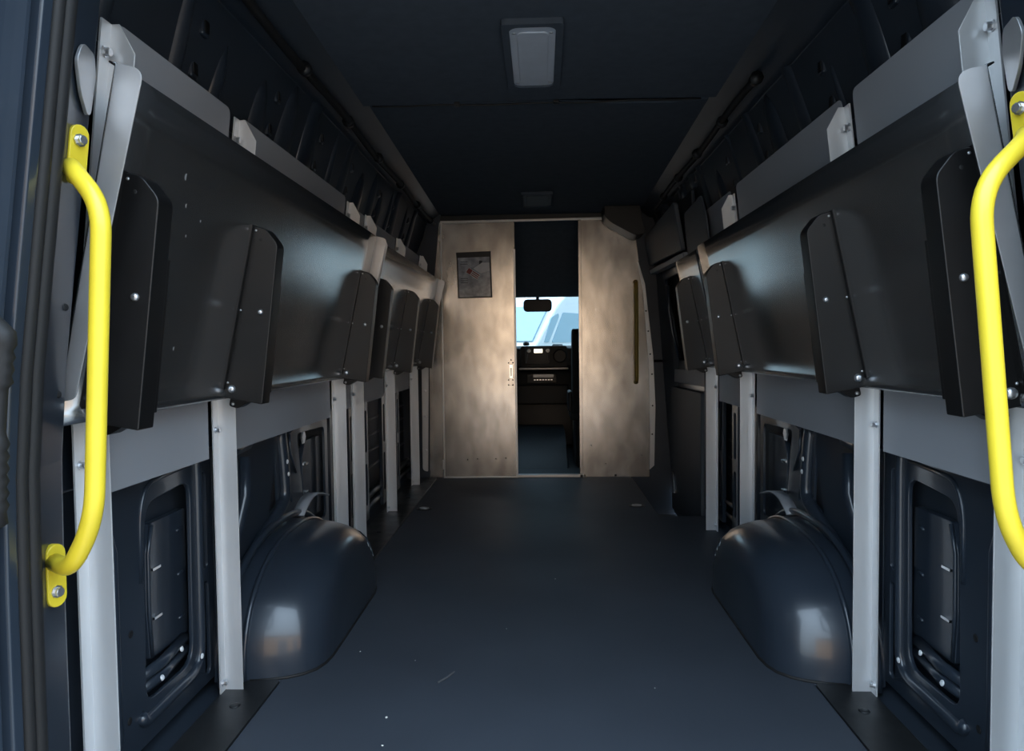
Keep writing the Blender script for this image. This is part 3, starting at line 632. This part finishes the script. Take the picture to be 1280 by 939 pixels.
# ------------------------------------------------------------------ yellow grab handles on the rear pillars
for s in (-1, 1):
    t = empty('grab_bar', (s*.70, 1.06, .56))
    if s < 0:
        pts = [(-.722, 1.085, 1.215), (-.690, 1.04, 1.200), (-.632, 1.015, 1.140), (-.660, 1.015, .680), (-.712, 1.035, .600), (-.768, 1.08, .597)]
        feet = [((-.713, 1.088, 1.262), (-.720, 1.088, 1.205), (-.712, 1.086, 1.254)), ((-.777, 1.088, .540), (-.777, 1.088, .608), (-.776, 1.086, .549))]
    else:
        pts = [(.714, 1.085, 1.230), (.686, 1.04, 1.212), (.606, 1.015, 1.140), (.648, 1.015, .680), (.700, 1.035, .600), (.768, 1.08, .597)]
        feet = [((.711, 1.088, 1.276), (.719, 1.088, 1.216), (.710, 1.086, 1.268)), ((.777, 1.088, .540), (.777, 1.088, .608), (.776, 1.086, .549))]
    par(MB().tube(smooth_path(pts, .075, 8), .0138, 14).build('grip_tube', 'yellow', None, smooth=True), t)
    for a, b, c in feet:
        ax = Vector((-s, -.30, 0)).normalized(); A, B = Vector(a), Vector(b); u = (B-A).normalized(); v = ax.cross(u); L = (B-A).length; r = .0165
        loop = [(math.cos(q)*r, math.sin(q)*r) for q in [math.radians(90+180*k/8) for k in range(9)]] + [(L+math.cos(q)*r, math.sin(q)*r) for q in [math.radians(-90+180*k/8) for k in range(9)]]
        par(MB().prism(loop, lambda p, q, d: tuple(A+u*p+v*q+ax*d), -.004, .008).build('mounting_foot', 'yellow', None, .002), t)
        bolt(tuple(Vector(c)+ax*.006), tuple(ax), .0075, t, 'bolt', 'zinc', .009)
    tag(t, 'bright yellow tubular grab handle on the rear pillar ' + ('opposite the sliding door side' if s < 0 else 'on the sliding door side'), 'handle', 'yellow rear grab handles')

# ------------------------------------------------------------------ floor fittings and crumbs
for (x, y, lab) in ((-.675, 4.03, 'flush tie-down ring in the floor beside the shiny metal strip'), (.545, 4.09, 'flush tie-down ring in the floor beside the door step')):
    t = empty('tie_down_ring', (x, y, 0))
    par(plate('cup_rim', rrect(x-.045, x+.045, y-.035, y+.035, .03), [rrect(x-.034, x+.034, y-.025, y+.025, .022)], lambda a, b, d: (a, b, d-.0005), .004, 'black_steel', None), t)
    par(MB().prism(rrect(x-.036, x+.036, y-.027, y+.027, .022), lambda a, b, d: (a, b, d), -.0005, .0015).build('cup', 'black_steel', None), t)
    par(MB().tube([(x+.026*math.cos(q), y+.018*math.sin(q), .004) for q in [2*math.pi*k/16 for k in range(17)]], .0035, 6, False).build('ring', 'zinc', None, smooth=True), t)
    tag(t, lab, 'tie-down ring')
def crumb(x, y, r, lab):
    bm = bmesh.new(); bmesh.ops.create_icosphere(bm, subdivisions=1, radius=r)
    for v in bm.verts: v.co *= random.uniform(.6, 1.15); v.co.z *= .7
    me = bpy.data.meshes.new('crumb'); bm.to_mesh(me); bm.free(); o = link('crumb', me, 'crumb'); o.location = (x, y, r*.45)
    tag(o, lab, 'crumb', 'white crumbs on the vinyl floor')
for (x, y, r) in ((-.395, 1.735, .0045), (-.378, 1.61, .003), (-.12, 2.3, .002), (-.38, 2.06, .002), (-.56, 2.12, .002), (.30, 1.9, .002), (.05, 2.8, .0025)):
    crumb(x, y, r, 'tiny white crumb lying on the dark vinyl floor')
t = MB().tube([(-.292, 1.92, .003), (-.27, 1.95, .004), (-.255, 1.985, .003)], .003, 6).build('straw_scrap', 'straw'); tag(t, 'short grey-brown scrap of straw lying on the floor', 'scrap')

# ------------------------------------------------------------------ cab seen through the doorway
cf = MB().box(-.92, .92, 5.06, 6.9, -.06, -.005).build('floor_cab', 'cab_mat'); tag(cf, 'dark blue-grey cab floor', kind='structure')
MB().prism([(5.36, -.01), (5.55, .07), (6.15, .20), (6.552, .20), (6.552, -.01)], lambda a, b, d: (d, a, b), -.22, .205).build('cab_step', 'cab_mat', cf, .01)
# cab side panels with windows, roof, windscreen
for s in (-1, 1):
    o = plate('wall_cab_'+SIDES[s], [(5.05, -.06), (7.35, -.06), (7.35, .80), (6.95, .98), (6.45, 1.50), (6.2, 1.9), (5.05, 1.9)],
              [rpoly([(5.65, .78), (6.75, .78), (6.70, .95), (6.25, 1.38), (5.65, 1.41)], .05)], lambda a, b, d, s=s: (s*(.93+d-max(0, b-.7)*.14), a, b), .04, 'navy_dull', None)
    tag(o, 'dark cab side with door window ' + ('opposite the sliding door side' if s < 0 else 'ahead of the sliding door'), kind='structure')
    MB().prism(rpoly([(5.63, .76), (6.78, .76), (6.72, .96), (6.26, 1.40), (5.63, 1.43)], .05), lambda a, b, d, s=s: (s*(.95+d-max(0, b-.7)*.14), a, b), 0, .005).build('side_glass', 'windscreen_glass', o)
cr = MB().prism([(5.03, 1.86), (5.3, 1.85), (5.75, 1.52), (6.0, 1.345), (6.42, 1.36), (6.50, 1.44), (6.2, 1.90), (5.03, 1.95)], lambda a, b, d: (d, a, b), -.86, .86).build('ceiling_cab', 'headliner', bevel=.02, seg=3); tag(cr, 'dark cab roof lining with overhead shelf', kind='structure')
vs = MB().prism(rrect(.13, .75, 1.40, 1.455, .02), lambda a, b, d: (a, d-(b-1.4)*.4, b), 5.92, 5.945).build('sun_visor', 'headliner', bevel=.008); tag(vs, 'dark sun visor folded up under the cab roof shelf', 'sun visor')
ws = MB().grid([[(x, 6.46+.06*(1-(x/.85)**2), 1.42) for x in [-.80+.2*k for k in range(9)]], [(x*1.06, 7.06+.12*(1-(x/.85)**2), .86) for x in [-.80+.2*k for k in range(9)]]]).build('window_1', 'windscreen_glass', solid=.006, smooth=True); tag(ws, 'windscreen glass of the cab', kind='structure')
fw_ = MB().box(-.95, .95, 7.2, 7.3, -.4, .88).build('wall_firewall', 'black_plastic'); tag(fw_, 'front bulkhead of the cab', kind='structure')
# dashboard
d = empty('dashboard', (0, 6.45, .0))
par(MB().prism(rpoly([(6.40, .46), (7.2, .46), (7.2, .88), (6.50, .925), (6.36, .925), (6.30, .90), (6.30, .74), (6.36, .70), (6.38, .60)], [.02, 0, 0, .04, .02, .02, .02, .03, .03]), lambda a, b, e: (e, a, b), -.88, .88).build('dash_body', 'dash', None, .012), d)
par(MB().prism(rrect(-.175, .235, .735, .925, .02), lambda a, b, e: (a, e, b), 6.265, 6.32).build('centre_stack', 'dash', None, .006), d)
rad = par(MB().prism(rrect(-.135, .085, .765, .915, .01), lambda a, b, e: (a, e, b), 6.255, 6.27).build('radio', 'black_plastic', None, .003), d)
def rsub(mb, name, m, b=0): o = mb.build(name, m, None, b); o.parent = rad; return o
rsub(MB().prism(rrect(-.055, .018, .865, .897, .003), lambda a, b, e: (a, e, b), 6.250, 6.256), 'radio_display', 'display')
for x in (-.10, .065):
    rsub(MB().lathe([(.018, 0), (.018, .012), (.014, .016)], (x, 6.255, .882), (0, -1, 0), 14), 'radio_knob', 'dash_silver')
rsub(MB().tube([(-.125, 6.252, .775), (-.112, 6.25, .85), (-.108, 6.25, .855)], .004, 6), 'radio_trim', 'dash_silver')
rsub(MB().tube([(.075, 6.252, .775), (.065, 6.25, .85), (.062, 6.25, .855)], .004, 6), 'radio_trim', 'dash_silver')
rsub(MB().box(-.11, .06, 6.249, 6.256, .790, .845), 'radio_slot', 'black_plastic')
v = par(MB().lathe([(.062, 0), (.062, .012), (.054, .016), (.050, .006)], (.172, 6.266, .835), (0, -1, 0), 20).build('air_vent', 'black_plastic', None), d)
for k in range(3):
    o = MB().box(.125, .219, 6.252, 6.262, .812+k*.02, .816+k*.02).build('vent_slat', 'dash', None); o.parent = v
par(MB().prism(rrect(-.19, .245, .715, .735, .008), lambda a, b, e: (a, e, b), 6.25, 6.32).build('stack_ledge', 'dash_silver', None, .004), d)
cl = par(MB().prism(rrect(-.12, .14, .595, .675, .012), lambda a, b, e: (a, e, b), 6.32, 6.40).build('climate_panel', 'black_plastic', None, .004), d)
o = MB().box(-.065, .115, 6.312, 6.321, .645, .672).build('switch_row', 'dash_silver', None); o.parent = cl
for k in range(7):
    o = MB().box(-.06+k*.025, -.045+k*.025, 6.314, 6.321, .620, .628).build('switch', 'zinc', None); o.parent = cl
par(MB().prism(rpoly([(-.22, .40), (.25, .40), (.25, .58), (-.22, .58)], .02), lambda a, b, e: (a, e, b), 6.36, 6.5).build('lower_tray', 'dash', None, .02), d)
par(MB().lathe([(.03, 0), (.026, .02), (.01, .03)], (-.125, 6.34, .935), (0, -.3, 1), 12).build('dash_sensor', 'black_plastic', None), d)
par(MB().box(-.3, .3, 6.55, 7.2, .0, .47).build('console_base', 'black_plastic', None, .02), d)
tag(d, 'black van dashboard with radio, vents and switches seen through the doorway', 'dashboard')
# mirror
t = empty('rear_view_mirror', (-.02, 6.28, 1.28))
par(MB().prism(rrect(-.145, .105, 1.225, 1.335, .035), lambda a, b, e: (a, e, b), 6.27, 6.30).build('mirror_housing', 'black_plastic', None, .012), t)
par(MB().tube([(-.02, 6.29, 1.32), (-.02, 6.34, 1.37), (-.02, 6.42, 1.40)], .014, 8).build('mirror_stem', 'black_plastic', None, smooth=True), t)
tag(t, 'black interior rear-view mirror hanging before the windscreen', 'mirror')
# passenger seat
t = empty('passenger_seat', (.50, 5.6, 0))
par(MB().prism(rpoly([(5.30, .42), (5.42, .40), (5.48, .55), (5.44, 1.02), (5.36, 1.06), (5.26, 1.02)], [.05, .05, .05, .05, .05, .05]), lambda a, b, e: (e, a, b), .235, .76).build('backrest', 'seat_fabric', None, .05, seg=4), t)
par(MB().prism(rpoly([(5.34, .36), (5.92, .36), (5.97, .46), (5.92, .52), (5.34, .48)], .05), lambda a, b, e: (e, a, b), .225, .77).build('seat_cushion', 'seat_fabric', None, .04, seg=4), t)
par(MB().box(.38, .62, 5.30, 5.40, 1.10, 1.28).build('headrest', 'seat_fabric', None, .04, seg=4), t)
for x in (.45, .55): par(MB().tube([(x, 5.35, 1.0), (x, 5.35, 1.15)], .008, 8).build('headrest_rod', 'zinc', None, smooth=True), t)
par(MB().box(.26, .74, 5.36, 5.86, -.004, .37).build('seat_base', 'black_plastic', None, .03), t)
par(MB().box(.205, .24, 5.36, 5.60, .42, .58).build('recline_cover', 'black_plastic', None, .015), t)
tag(t, 'dark fabric passenger seat seen edge-on through the doorway', 'seat')

# ------------------------------------------------------------------ white van parked outside
vn = empty('white_van', (1.6, 14.0, -.45)); 
A = math.radians(60)                      # its nose points towards the camera and to the left
ca, sa = math.cos(A), math.sin(A)
def L(u, w, z):                           # u: from nose backwards, w: across (0 = side facing us)
    return (-.53 + u*ca - w*sa, 11.94 + u*sa + w*ca, z - .47)
prof = rpoly([(0.0, .35), (.0, 1.0), (.12, 1.18), (.95, 1.42), (1.75, 2.16), (2.2, 2.42), (5.6, 2.48), (5.75, 2.40), (5.8, .40)], [.1, .1, .1, .1, .15, .15, .1, .05, .05], 5)
par(MB().prism(prof, lambda a, b, e: L(a, e, b), 0, 1.95).build('van_body', 'white_paint', None, .05, seg=3), vn)
def side(name, poly, m, d=.012): return par(MB().prism(rpoly(poly, .03), lambda a, b, e: L(a, e, b), -d, .02).build(name, m, None), vn)
side('side_window', [(1.48, 1.45), (2.75, 1.45), (2.75, 2.02), (1.93, 2.02)], 'sky_reflect_glass')
side('quarter_window', [(1.20, 1.455), (1.36, 1.455), (1.76, 1.93), (1.74, 2.0), (1.46, 1.91)], 'sky_reflect_glass')
par(MB().grid([[L(.98, .12+1.71*k/6, 1.475) for k in range(7)], [L(1.70, .18+1.59*k/6, 2.14) for k in range(7)]]).build('van_windscreen', 'sky_reflect_glass', None, solid=.03), vn)
for u in (1.0, 4.7):
    c = L(u, -.02, .34); ax = Vector(L(0, -1, 0)) - Vector(L(0, 0, 0))
    wh = par(MB().lathe([(.33, -.2), (.34, 0), (.30, .03), (.2, .02)], c, ax, 24).build('wheel', 'tyre', None), vn)
    o = MB().lathe([(.2, .0), (.19, .035), (.05, .05)], c, ax, 16).build('hubcap', 'dash_silver', None); o.parent = wh; o.matrix_parent_inverse = Matrix()
par(MB().prism(rrect(1.30, 1.46, 1.12, 1.42, .04), lambda a, b, e: L(a, e, b), -.26, -.10).build('wing_mirror', 'black_plastic', None, .02), vn)
tag(vn, 'white van parked outside ahead, seen through the windscreen', 'van')
